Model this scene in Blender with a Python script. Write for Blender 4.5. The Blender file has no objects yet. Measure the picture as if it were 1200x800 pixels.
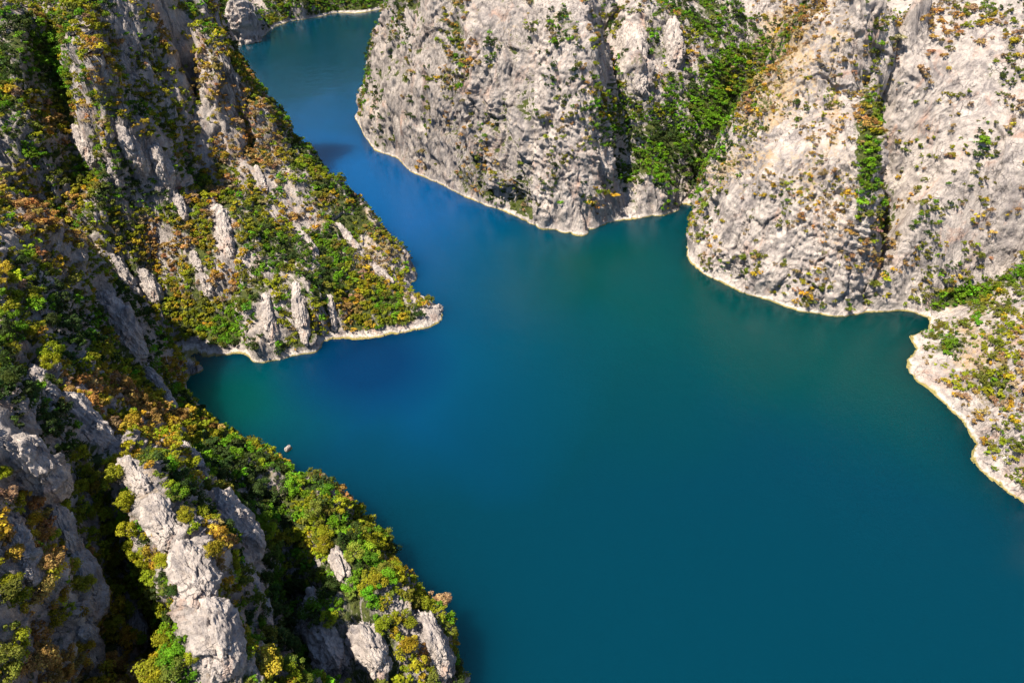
import bpy, math, random, time
import numpy as np
from mathutils import Vector, Matrix, Euler
T0 = time.time()
random.seed(7)
rng = np.random.default_rng(11)
f32 = np.float32
sc = bpy.context.scene
COL = sc.collection

# ------------------------------------------------------------------ camera geometry (1200 x 800 photo units)
H = 300.0
PITCH = math.radians(37.0)
FPX = 800.0
CP, SP = math.cos(PITCH), math.sin(PITCH)

def bp(u, v, h):
    """point of the place seen at photo pixel u,v when it stands h metres above the lake"""
    dx = u - 600.0
    dy = FPX * CP + (400.0 - v) * SP
    dz = -FPX * SP + (400.0 - v) * CP
    t = (h - H) / dz
    return (dx * t, dy * t, h)

def proj(P):
    """photo pixel and depth of world points (N,3)"""
    x, y, z = P[:, 0], P[:, 1], P[:, 2] - H
    d = y * CP - z * SP
    up = y * SP + z * CP
    d = np.where(d > 1, d, 1)
    return 600 + FPX * x / d, 400 - FPX * up / d, d

# ------------------------------------------------------------------ noise
def _h(ix, iy, iz, seed):
    h = (ix.astype(np.uint32) * np.uint32(374761393) + iy.astype(np.uint32) * np.uint32(668265263)
         + iz.astype(np.uint32) * np.uint32(2246822519) + np.uint32((seed * 3266489917) & 0xffffffff))
    h ^= h >> np.uint32(15); h *= np.uint32(2246822519)
    h ^= h >> np.uint32(13); h *= np.uint32(3266489917)
    h ^= h >> np.uint32(16)
    return h

def _r(h):
    return (h & np.uint32(0xffffff)).astype(f32) * f32(1 / 16777216.0)

def vnoise(p, seed):
    p = p.astype(f32)
    fl = np.floor(p); i = fl.astype(np.int32); f = p - fl
    f = f * f * f * (f * (f * 6 - 15) + 10)
    out = np.zeros(len(p), f32)
    for a in (0, 1):
        wx = f[:, 0] if a else 1 - f[:, 0]
        for b in (0, 1):
            wy = f[:, 1] if b else 1 - f[:, 1]
            for c in (0, 1):
                wz = f[:, 2] if c else 1 - f[:, 2]
                out += wx * wy * wz * _r(_h(i[:, 0] + a, i[:, 1] + b, i[:, 2] + c, seed))
    return out * 2 - 1

def fbm(p, scale, octs, seed, gain=0.5):
    s = np.zeros(len(p), f32); a = 1.0; n = 0
    q = p / scale
    for k in range(octs):
        s += a * vnoise(q, seed + k); n += a; a *= gain; q = q * 2.03 + 17.3
    return s / n

def ridged(p, scale, octs, seed):
    s = np.zeros(len(p), f32); a = 1.0; n = 0
    q = p / scale
    for k in range(octs):
        s += a * (1 - 2 * np.abs(vnoise(q, seed + k))); n += a; a *= 0.5; q = q * 2.1 + 9.1
    return s / n

def facets(p, seed, tilt=1.0):
    """blocky rock: every Worley cell is a tilted plane with its own step; returns (height, crack)"""
    N = len(p); H_ = np.zeros(N, f32); CR = np.zeros(N, f32)
    for s in range(0, N, 300000):
        q = p[s:s + 300000].astype(f32)
        fl = np.floor(q); i = fl.astype(np.int32)
        n = len(q)
        d1 = np.full(n, 9, f32); d2 = np.full(n, 9, f32); hb = np.zeros(n, f32)
        for a in (-1, 0, 1):
            for b in (-1, 0, 1):
                for c in (-1, 0, 1):
                    X, Y, Z = i[:, 0] + a, i[:, 1] + b, i[:, 2] + c
                    h = _h(X, Y, Z, seed)
                    r1 = _r(h); h2 = h * np.uint32(747796405) + np.uint32(2891336453); h2 ^= h2 >> np.uint32(14)
                    r2 = _r(h2); h3 = h2 * np.uint32(277803737) + np.uint32(1013904223); h3 ^= h3 >> np.uint32(15)
                    r3 = _r(h3)
                    vx = q[:, 0] - (X + r1); vy = q[:, 1] - (Y + r2); vz = q[:, 2] - (Z + r3)
                    d = vx * vx + vy * vy + vz * vz
                    m = d < d1
                    d2 = np.where(m, d1, np.minimum(d2, d))
                    d1 = np.where(m, d, d1)
                    pl = ((r3 - .5) * vx + (r1 - .5) * vy + (r2 - .5) * vz) * (2.0 * tilt) + (r1 + r2 - 1)
                    hb = np.where(m, pl, hb)
        H_[s:s + n] = hb
        CR[s:s + n] = np.sqrt(d2) - np.sqrt(d1)
    return H_, CR

def sstep(a, b, x):
    t = np.clip((x - a) / (b - a), 0, 1)
    return t * t * (3 - 2 * t)

# ------------------------------------------------------------------ the lie of the land: shorelines, crests, gullies
pts = []
def dens(poly, step=13.0):
    out = [poly[0]]
    for A, B in zip(poly[:-1], poly[1:]):
        n = max(1, int(math.dist(A, B) / step))
        for k in range(1, n + 1):
            out.append(tuple(A[j] + (B[j] - A[j]) * k / n for j in range(3)))
    return out

def line(L, step=13.0):
    pts.extend(dens([bp(*p) for p in L], step))
def spots(L):
    pts.extend(bp(*p) for p in L)
def wline(L, step=25.0):
    pts.extend(dens([tuple(map(float, p)) for p in L], step))
def wspots(L):
    pts.extend(tuple(map(float, p)) for p in L)

def shore(L, side, step=9.0, off=14.0, drop=-11.0):
    """side +1: the water lies to the right of the walking direction"""
    P = dens(L, step)
    pts.extend(P)
    for k in range(0, len(P) - 1, 2):
        A, B = P[k], P[k + 1]
        dx, dy = B[0] - A[0], B[1] - A[1]; l = math.hypot(dx, dy) + 1e-6
        pts.append(((A[0] + B[0]) / 2 + dy / l * off * side, (A[1] + B[1]) / 2 - dx / l * off * side, drop))
def S(L): return [bp(u, v, 0.0) for u, v in L]

# left bank, from the far bay round the headland to the inlet, then the near slope down to the bottom of the frame
shore(S([(218, 436), (235, 428), (258, 417), (288, 415), (294, 421), (302, 424), (345, 415), (358, 414), (366, 404), (388, 396), (412, 398),
         (440, 396), (480, 388), (505, 382), (519, 374), (517, 362), (502, 350), (488, 344), (480, 338), (489, 326)])
      + [(-84, 505, 0), (-110, 548, 0), (-140, 592, 0), (-178, 642, 0), (-222, 702, 0), (-275, 780, 0), (-345, 885, 0), (-425, 1020, 0), (-500, 1180, 0)]
      + S([(252, 46), (268, 49), (285, 53), (300, 50), (311, 40), (325, 31), (340, 25), (370, 21), (395, 15), (420, 16), (432, 14), (446, 11)])
      + [(-255, 1560, 0), (-150, 1625, 0), (0, 1650, 0), (160, 1600, 0)], 1)
shore([(-26, 40, 0), (-8, 80, 0), (-16, 118, 0)] + S([(545, 805), (523, 752), (506, 716), (484, 702), (470, 690), (459, 648), (436, 612), (397, 588), (352, 570), (326, 546), (288, 523),
         (250, 494), (224, 466), (216, 448), (213, 441)]), 1)
# middle cliff, from its hidden back round to the cove
shore([(150, 1480, 0), (40, 1300, 0), (-60, 1130, 0), (-120, 1010, 0), (-172, 930, 0)] + S([(417, 139), (428, 160), (440, 177), (465, 184), (480, 201), (520, 217), (550, 233), (600, 251), (640, 266), (670, 271), (700, 266), (720, 259),
         (745, 257), (765, 252), (782, 251), (800, 246), (818, 239), (823, 236), (820, 243), (812, 268), (806, 300), (812, 312), (830, 323), (870, 343), (900, 351), (930, 363), (980, 371), (1010, 367), (1050, 364),
         (1072, 367), (1089, 379), (1080, 388), (1064, 393), (1073, 407), (1059, 427), (1075, 447), (1100, 466), (1130, 497), (1141, 517), (1136, 540), (1160, 563), (1200, 590),
         (1262, 640), (1340, 720), (1450, 830)]) , 1)
# the deep middle of the lake
for u, v in [(300, 475), (345, 470), (450, 450), (430, 550), (520, 640), (570, 720), (620, 800), (560, 330), (490, 240), (440, 215), (395, 110), (340, 62), (420, 40), (600, 320),
             (700, 330), (850, 400), (950, 430), (1020, 420), (1000, 500), (1080, 540), (1100, 620), (1200, 690), (1300, 800), (700, 500), (800, 700), (560, 440), (800, 560), (350, 120), (780, 300)]:
    pts.append(bp(u, v, -22.0))
wspots([(40, 60, -22), (120, 0, -22), (250, 120, -22), (0, 0, -22), (-200, 900, -14), (-220, 1050, -22), (-200, 1250, -22), (-250, 1400, -22), (-60, 1400, -22), (60, 1520, -22), (300, 60, -22), (400, -100, -22), (0, -300, -22)])

# near slope on the left: crests (high) and gullies (low)
line([(0, 236, 130), (50, 262, 115), (108, 298, 95), (135, 328, 78), (163, 372, 52), (188, 418, 25), (208, 440, 9)])
line([(0, 330, 128), (60, 380, 106), (130, 425, 80), (180, 466, 55), (232, 497, 32), (290, 522, 12), (318, 537, 5)])
spots([(85, 385, 88), (150, 425, 46), (200, 465, 22), (60, 350, 100), (150, 400, 52)])
spots([(60, 430, 108), (100, 470, 96), (160, 500, 78), (230, 545, 60), (265, 585, 64), (300, 640, 46), (290, 560, 36), (320, 600, 26)])
line([(143, 540, 113), (170, 565, 112), (197, 600, 111), (240, 660, 106), (272, 730, 98), (290, 800, 92)], 7)
line([(150, 565, 97), (164, 600, 89), (180, 667, 77), (204, 733, 64), (217, 790, 55)], 9)
line([(0, 470, 140), (60, 540, 114), (110, 600, 92), (146, 650, 72), (166, 700, 58), (190, 765, 44), (203, 815, 38)], 12)
spots([(225, 585, 88), (262, 650, 78), (300, 720, 60), (320, 790, 48), (228, 426, 6), (210, 431, 9), (205, 420, 14)])
line([(0, 512, 146), (35, 560, 127), (62, 620, 108), (100, 700, 89), (130, 770, 75), (150, 820, 65)], 10)
spots([(0, 640, 136), (0, 730, 126), (0, 800, 118), (60, 800, 98), (40, 720, 112)])
line([(322, 640, 28), (334, 700, 21), (345, 760, 22), (345, 810, 22)], 12)

line([(330, 548, 18), (360, 580, 30), (395, 610, 36), (425, 645, 40), (455, 690, 36), (480, 720, 35), (505, 730, 26), (525, 770, 17), (538, 800, 10)], 9)
spots([(375, 720, 44), (395, 690, 42), (420, 740, 42), (440, 775, 36), (490, 790, 28), (370, 650, 32), (400, 800, 30)])
wline([(-345, 335, 160), (-300, 250, 168), (-255, 165, 166), (-215, 90, 160), (-190, 10, 152), (-165, -60, 135)], 30)
wspots([(-440, 330, 190), (-420, 180, 205), (-380, 30, 200), (-320, -100, 180), (-100, 70, 78), (-60, 60, 30), (-70, 20, 45), (-120, 20, 110), (-70, -60, 60)])

# left massif
line([(0, 192, 118), (70, 250, 80), (130, 320, 45), (170, 372, 22), (200, 415, 7)], 14)
line([(170, -60, 212), (197, -8, 192), (212, 18, 178), (230, 45, 165), (252, 78, 148), (292, 120, 118), (330, 170, 86), (385, 205, 60), (430, 250, 39), (465, 290, 19), (485, 318, 5)], 10)
line([(165, -10, 198), (194, 50, 162), (220, 110, 127), (233, 175, 92), (222, 215, 78)], 10)
line([(214, 45, 160), (234, 100, 121), (245, 150, 88), (242, 190, 66)], 10)
spots([(290, 170, 84), (310, 220, 66), (350, 270, 42), (300, 270, 58), (280, 235, 66), (400, 270, 36), (420, 310, 22), (450, 340, 12), (470, 365, 9), (500, 363, 7), (440, 372, 8)])
line([(296, 350, 30), (312, 338, 34), (330, 330, 36), (352, 326, 38), (372, 352, 26), (382, 380, 8)], 8)
line([(298, 405, 12), (320, 400, 14), (345, 397, 12), (362, 390, 14)], 8)
line([(262, 404, 4), (242, 372, 12), (212, 330, 30), (182, 290, 46), (160, 250, 62)], 12)
spots([(285, 380, 9), (275, 330, 32), (240, 310, 44), (260, 270, 60)])
line([(62, -40, 205), (62, 20, 178), (68, 90, 152), (76, 150, 122), (90, 200, 100)], 12)
line([(85, -10, 205), (100, 60, 180), (110, 110, 156), (130, 160, 128)], 12)
line([(0, 0, 198), (30, 60, 174), (45, 110, 148), (30, 160, 130)], 12)
spots([(150, 60, 166), (150, 130, 130), (140, 200, 100), (200, 250, 72), (180, 180, 108), (110, 250, 84), (0, 100, 150)])
wspots([(-300, 720, 245), (-400, 800, 265), (-385, 800, 120), (-450, 600, 235), (-600, 600, 285), (-520, 450, 235), (-450, 930, 160), (-600, 1100, 230), (-650, 900, 280), (-800, 700, 320)])
# far bay
line([(262, 0, 40), (272, 10, 44), (285, 0, 58), (300, 5, 50)], 12)
spots([(250, 20, 22), (240, 0, 32), (320, 0, 36), (350, -5, 40), (400, -10, 34), (440, -5, 18), (318, 22, 9)])
wspots([(-560, 1420, 150), (-450, 1600, 150), (-300, 1700, 130), (-100, 1800, 160), (-700, 1300, 220), (100, 1800, 180), (-640, 1240, 110)])
# middle cliff
line([(470, -40, 168), (457, 0, 150), (449, 30, 122), (440, 62, 92), (428, 105, 40), (420, 128, 9)], 10)
line([(480, 0, 160), (500, 0, 165), (600, 0, 175), (650, 0, 176), (683, 0, 172)], 14)
line([(455, 140, 40), (500, 100, 92), (550, 110, 98), (600, 120, 97), (640, 130, 98), (672, 130, 100)], 12)
line([(480, 180, 16), (520, 190, 24), (560, 205, 27), (600, 222, 24), (640, 236, 26), (680, 236, 30), (705, 235, 20)], 12)
line([(690, -10, 178), (692, 50, 148), (690, 100, 117), (700, 150, 84), (708, 190, 54), (713, 220, 30)], 9)
line([(706, 20, 130), (712, 100, 98), (722, 165, 60), (732, 215, 26), (737, 240, 9)], 9)
spots([(740, 60, 126), (760, 100, 94), (760, 200, 42), (775, 230, 18), (755, 0, 158), (790, 40, 128), (800, 0, 150), (790, 120, 78), (850, 50, 112), (830, 90, 90), (800, 180, 42), (835, 140, 62), (810, 220, 14), (870, 0, 142)])
line([(824, 230, 5), (850, 180, 26), (880, 122, 60), (905, 80, 90), (942, 12, 132), (960, -20, 150)], 12)
wspots([(0, 770, 215), (100, 810, 205), (-60, 860, 212), (40, 950, 205), (-60, 990, 130), (120, 1100, 200), (-100, 880, 190), (200, 950, 190), (330, 860, 190), (420, 780, 245), (300, 1050, 235), (250, 1400, 220), (450, 1200, 290)])
# spur and the right wall
line([(962, -30, 200), (950, 0, 184), (930, 60, 150), (905, 85, 130), (880, 112, 110), (850, 166, 75), (826, 228, 34), (809, 288, 6)], 9)
spots([(1020, -20, 205), (975, 95, 140)])
spots([(900, 300, 31), (850, 300, 20), (840, 250, 40), (900, 200, 86), (870, 200, 72), (930, 320, 24), (960, 200, 92), (930, 120, 124), (960, 100, 138), (980, 30, 176), (920, 250, 60), (870, 320, 12)])
line([(990, 140, 122), (993, 180, 105), (992, 250, 71), (990, 320, 32)], 8)
wline([(336, 600, 190), (318, 566, 176), (291, 547, 154), (269, 547, 132), (280, 554, 120)], 6)
wline([(256, 556, 175), (264, 557, 182), (280, 556, 190), (300, 562, 198), (318, 580, 206)], 6)
line([(1003, 120, 110), (1012, 180, 80), (1008, 250, 46), (1006, 320, 14), (1008, 352, 3)], 8)
line([(1024, 130, 126), (1030, 180, 105), (1027, 250, 70), (1024, 320, 27)], 8)
spots([(1060, 100, 141), (1060, 300, 42), (1060, 345, 10), (1130, 200, 96), (1130, 100, 144), (1130, 0, 190), (1100, 40, 172), (1200, 0, 192), (1200, 100, 148), (1200, 200, 100), (1200, 290, 52), (1130, 320, 26),
       (1090, 340, 18), (1080, 230, 82), (1260, 150, 130), (1260, 250, 80)])
line([(1088, 364, 3), (1120, 349, 10), (1160, 333, 18), (1200, 319, 27), (1260, 300, 42), (1340, 270, 62)], 12)
line([(1115, 378, 9), (1160, 352, 25), (1200, 337, 37), (1260, 330, 54), (1340, 320, 76)], 12)
spots([(1150, 430, 18), (1120, 410, 11), (1200, 430, 34), (1130, 440, 8), (1200, 500, 24), (1170, 520, 10), (1200, 560, 7), (1300, 500, 60), (1300, 600, 30), (1400, 650, 44), (1180, 460, 24), (1170, 470, 17)])
wspots([(460, 460, 96), (520, 400, 120), (520, 300, 110), (430, 250, 70), (620, 500, 210), (500, 700, 245), (720, 600, 265), (600, 200, 160), (500, 60, 120), (700, 350, 230), (650, 850, 280)])
for k in range(26):
    a = math.radians(-140 + k * 280 / 25)
    for R_, hh in ((2300, 300), (3200, 330), (4300, 300)):
        wspots([(R_ * math.sin(a), R_ * math.cos(a), hh + 60 * math.sin(k * 2.3 + R_))])
for a_, R_, hh in [(-90, 900, 230), (-70, 1200, 320), (-50, 1500, 300), (-110, 700, 220), (50, 1200, 300), (70, 1000, 300), (30, 1600, 300), (90, 900, 260), (15, 1900, 280), (-20, 2000, 260)]:
    a = math.radians(a_); wspots([(R_ * math.sin(a), R_ * math.cos(a), hh)])

CPTS = np.array(pts, dtype=np.float64)
def rbf_fit():
    X = CPTS[:, :2] / 100.0
    D = np.sqrt(((X[:, None] - X[None]) ** 2).sum(-1) + 0.0004)
    n = len(X)
    A = np.zeros((n + 1, n + 1)); A[:n, :n] = -D; A[:n, :n] += np.eye(n) * 0.012; A[:n, n] = A[n, :n] = 1
    return np.linalg.solve(A, np.append(CPTS[:, 2], 0))
WGT = rbf_fit()
def height(xy):
    out = np.empty(len(xy), f32)
    cx, cy = (CPTS[:, 0] / 100).astype(f32), (CPTS[:, 1] / 100).astype(f32); w = WGT[:-1].astype(f32)
    for s in range(0, len(xy), 20000):
        q = (xy[s:s + 20000] / 100).astype(f32)
        d = np.sqrt((q[:, :1] - cx) ** 2 + (q[:, 1:] - cy) ** 2 + f32(0.0004))
        out[s:s + 20000] = -(d @ w) + f32(WGT[-1])
    return out

# ------------------------------------------------------------------ terrain mesh: fine where the ground is near and steep
PHI = np.concatenate([np.radians(np.linspace(-140, -62, 90, endpoint=False)), np.radians(np.concatenate([np.linspace(-62, -15, 740, endpoint=False), np.linspace(-15, -4.5, 300, endpoint=False), np.linspace(-4.5, 13, 280, endpoint=False), np.linspace(13, 21, 200, endpoint=False), np.linspace(21, 50, 440, endpoint=False)])), np.radians(np.linspace(50, 120, 70))])
NR = 1050
rc = 22 * (4300 / 22.0) ** (np.linspace(0, 1, 760))
phc = np.concatenate([np.radians(np.linspace(-140, -62, 60, endpoint=False)), np.radians(np.linspace(-62, 50, 640, endpoint=False)), np.radians(np.linspace(50, 120, 50))])
RR, PP = np.meshgrid(rc, phc)
zc = height(np.stack([(RR * np.sin(PP)).ravel(), (RR * np.cos(PP)).ravel()], 1)).reshape(RR.shape)
print('coarse', time.time() - T0, 'pts', len(CPTS))
dz_ = np.gradient(zc, axis=1); dr_ = np.gradient(rc)[None]
dist = np.sqrt(rc[None] ** 2 + (H - zc) ** 2)
wt = np.sqrt(dr_ ** 2 + dz_ ** 2) / dist
wt *= np.where(zc < -3, 0.06, 1.0) * np.where(dz_ < -0.6 * dr_, 0.55, 1.0) * np.where(rc[None] > 1750, 0.25, 1.0) * np.where(rc[None] < 75, 0.3, 1.0) * np.where(zc > 215, .5, 1.0)
wt = np.maximum(wt, 2e-5)
k_ = np.ones(9) / 9
for _ in range(2):
    wp = np.pad(wt, ((4, 4), (0, 0)), mode='edge')
    wt = sum(wp[j:j + wt.shape[0]] for j in range(9)) / 9
cum = np.cumsum(wt, 1); cum = (cum - cum[:, :1]) / (cum[:, -1:] - cum[:, :1])
tgt = np.linspace(0, 1, NR)
rfine = np.stack([np.interp(tgt, cum[k], rc) for k in range(len(phc))])          # (nphc, NR)
zfine = np.stack([np.interp(rfine[k], rc, zc[k]) for k in range(len(phc))])
ix = np.interp(PHI, phc, np.arange(len(phc))); i0 = np.minimum(ix.astype(int), len(phc) - 2); fr = (ix - i0)[:, None]
RF = rfine[i0] * (1 - fr) + rfine[i0 + 1] * fr
# heights must be read at the blended radius
def zat(row, R):
    return np.stack([np.interp(R[k], rc, zc[row[k]]) for k in range(len(row))])
ZF = zat(i0, RF) * (1 - fr) + zat(i0 + 1, RF) * fr
NP = len(PHI)
BASE = np.stack([RF * np.sin(PHI)[:, None], RF * np.cos(PHI)[:, None], ZF], -1)

def grid_normals(G):
    a = np.gradient(G, axis=0); b = np.gradient(G, axis=1)
    n = np.cross(b, a); n /= np.linalg.norm(n, axis=-1, keepdims=True) + 1e-9
    return np.where(n[..., 2:] < 0, -n, n)
NB = grid_normals(BASE)
P = BASE.reshape(-1, 3).astype(f32); NBf = NB.reshape(-1, 3).astype(f32)
land = P[:, 2] > -7.0
idx = np.nonzero(land)[0]
p = P[idx]; nb = NBf[idx]
zz = p[:, 2]
amp = sstep(-1.0, 16, zz)
steep = 1 - nb[:, 2]
# warp, then big forms, blocks and cracks
wv = np.stack([fbm(p, 30, 3, 50), fbm(p, 30, 3, 60), fbm(p, 30, 3, 70)], 1)
pw = p + wv * 7
st = pw * np.array([1, 1, 0.42], f32)
st[:, 2] *= .75; st[:, 0] += pw[:, 2] * 0.22
_l = (p[:, 0] < 20) & (p[:, 1] < 900)
st[_l] = np.stack([.90 * pw[_l, 0] + .44 * pw[_l, 1], (-.44 * pw[_l, 0] + .90 * pw[_l, 1]) * .5, pw[_l, 2] * .5], 1)
big = ridged(st, 62, 3, 1)
ribs = ridged(pw * np.array([1, 1, .2], f32) + pw[:, 2:] * np.array([[.25, 0, 0]], f32), 19, 3, 21)
fa, ca = facets(st / 21.0, 5)
fb, cb = facets(st / 8.0 + 3.3, 6)
fc_, cc_ = facets(st / 3.4 + 7.7, 8)
fine = fbm(p, 3.0, 3, 90)
mid = fbm(pw, 16, 3, 33)
rough = 0.55 + 0.45 * sstep(0.12, 0.45, steep)
rightsmooth = sstep(270, 320, p[:, 0])
blk = (1 - .35 * sstep(275, 330, p[:, 0])) * (.35 + .9 * sstep(-.25, .35, fbm(p * np.array([1, 1, .5], f32), 34, 3, 210)))
am = amp * rough * (1 - 0.45 * rightsmooth)
ga = np.linalg.norm(np.gradient(BASE, axis=0), axis=-1).ravel()[idx]; gb = np.linalg.norm(np.gradient(BASE, axis=1), axis=-1).ravel()[idx]
gs = np.maximum(ga, gb)                                   # local mesh spacing: leave out what it cannot carry
h8, h3, h1 = np.clip(4.5 / gs, .1, 1), np.clip(1.7 / gs, .05, 1), np.clip(.8 / gs, 0, 1)
stv = pw * np.array([1, 1, .2], f32); stv[:, 0] += pw[:, 2] * .12
ribs2 = ridged(stv, 7.5, 3, 25)
def leftribs(q, w_):
    ac = (.90 * q[:, 0] + .44 * q[:, 1]); al = (-.44 * q[:, 0] + .90 * q[:, 1])
    k = np.stack([ac + w_[:, 0] * 1.3, al * .26 + w_[:, 1] * .6, q[:, 2] * .16], 1)
    return ridged(k, 27, 2, 401) * .6 + ridged(k + 90, 11.5, 3, 411) * .5
lrib = leftribs(p, wv * 7)
LRM = float(lrib[p[:, 0] < 0].mean()); LRS = float(lrib[p[:, 0] < 0].std()); print('lrib', LRM, LRS); lrib = (lrib - LRM) / LRS
leftm = ((p[:, 0] < 20) & (p[:, 1] < 900)) * 1.0
bedp = (pw[:, 2] + .35 * pw[:, 0] + .2 * pw[:, 1] + 5 * mid) / 6.5
bed = np.abs((bedp % 1.0) - .35) * 2 - .6
f1_, _c1 = facets(stv * np.array([1, 1, 2.2], f32) / 1.7, 13)
nearm = np.clip((420 - np.hypot(p[:, 0], p[:, 1])) / 120, 0, 1)
crag = 1 + 1.3 * ((p[:, 0] > 85) & (p[:, 0] < 260) & (p[:, 1] > 585)) * sstep(10, 40, zz)
disp = am * (big * (4.6 - 1.6 * leftm) * crag + leftm * h8 * lrib * 1.9 + (1 - .6 * leftm) * ribs * 4.2 * sstep(.2, .55, steep) + mid * 1.8 + fa * 2.5 + h8 * (fb * 1.5 * blk + ribs2 * 2.1 * (.4 + .6 * blk) + bed * .9 * blk) + h3 * fc_ * 1.25 * blk + h1 * nearm * f1_ * .55
             - .7 * (1 - sstep(0, .10, ca)) - h3 * .5 * (1 - sstep(0, .12, cb)))
disp += (0.25 + 0.75 * amp) * (fine * 0.8 * h3) + (1 - amp) * (mid * 1.6 + fb * .9 + fc_ * .6) * sstep(-3, 1.5, zz) * .9
far = sstep(1900, 2600, np.hypot(p[:, 0], p[:, 1])); disp += far * 40 * fbm(p, 420, 3, 7)
Pd = P.copy(); Pd[idx] = p + nb * disp[:, None]
CRK = np.zeros(len(P), f32); CRK[idx] = np.maximum(1 - sstep(0, .22, ca), .8 * (1 - sstep(0, .2, cb)))
G = Pd.reshape(NP, NR, 3)
NG = grid_normals(G).reshape(-1, 3)
print('displaced', time.time() - T0, len(idx))
# ------------------------------------------------------------------ materials
def new_mat(name):
    m = bpy.data.materials.new(name); m.use_nodes = True
    nt = m.node_tree; nt.nodes.clear()
    return m, nt
class NT:
    def __init__(s, nt): s.nt = nt
    def n(s, t, ins=None, **kw):
        nd = s.nt.nodes.new(t)
        for k, v in kw.items(): setattr(nd, k, v)
        for k, v in (ins or {}).items():
            sock = nd.inputs[k]
            if isinstance(v, bpy.types.NodeSocket): s.nt.links.new(v, sock)
            else: sock.default_value = v
        return nd
    def noise(s, vec, scale, detail=4, rough=.55, dist=0.0):
        return s.n('ShaderNodeTexNoise', {'Vector': vec, 'Scale': scale, 'Detail': detail, 'Roughness': rough, 'Distortion': dist}).outputs['Fac']
    def ramp(s, fac, a, b, c0=(0, 0, 0, 1), c1=(1, 1, 1, 1)):
        r = s.n('ShaderNodeValToRGB', {'Fac': fac}); e = r.color_ramp.elements
        e[0].position = a; e[1].position = b; e[0].color = c0; e[1].color = c1
        return r.outputs['Color']
    def mix(s, f, a, b, blend='MIX'):
        m = s.n('ShaderNodeMix', data_type='RGBA', blend_type=blend)
        for i, v in ((0, f), (6, a), (7, b)):
            if isinstance(v, bpy.types.NodeSocket): s.nt.links.new(v, m.inputs[i])
            else: m.inputs[i].default_value = v
        return m.outputs[2]
    def math(s, op, a, b=0.0, clamp=False):
        m = s.n('ShaderNodeMath', operation=op, use_clamp=clamp)
        for i, v in ((0, a), (1, b)):
            if isinstance(v, bpy.types.NodeSocket): s.nt.links.new(v, m.inputs[i])
            else: m.inputs[i].default_value = v
        return m.outputs[0]
def c(r, g, b): return (r, g, b, 1)

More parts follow.
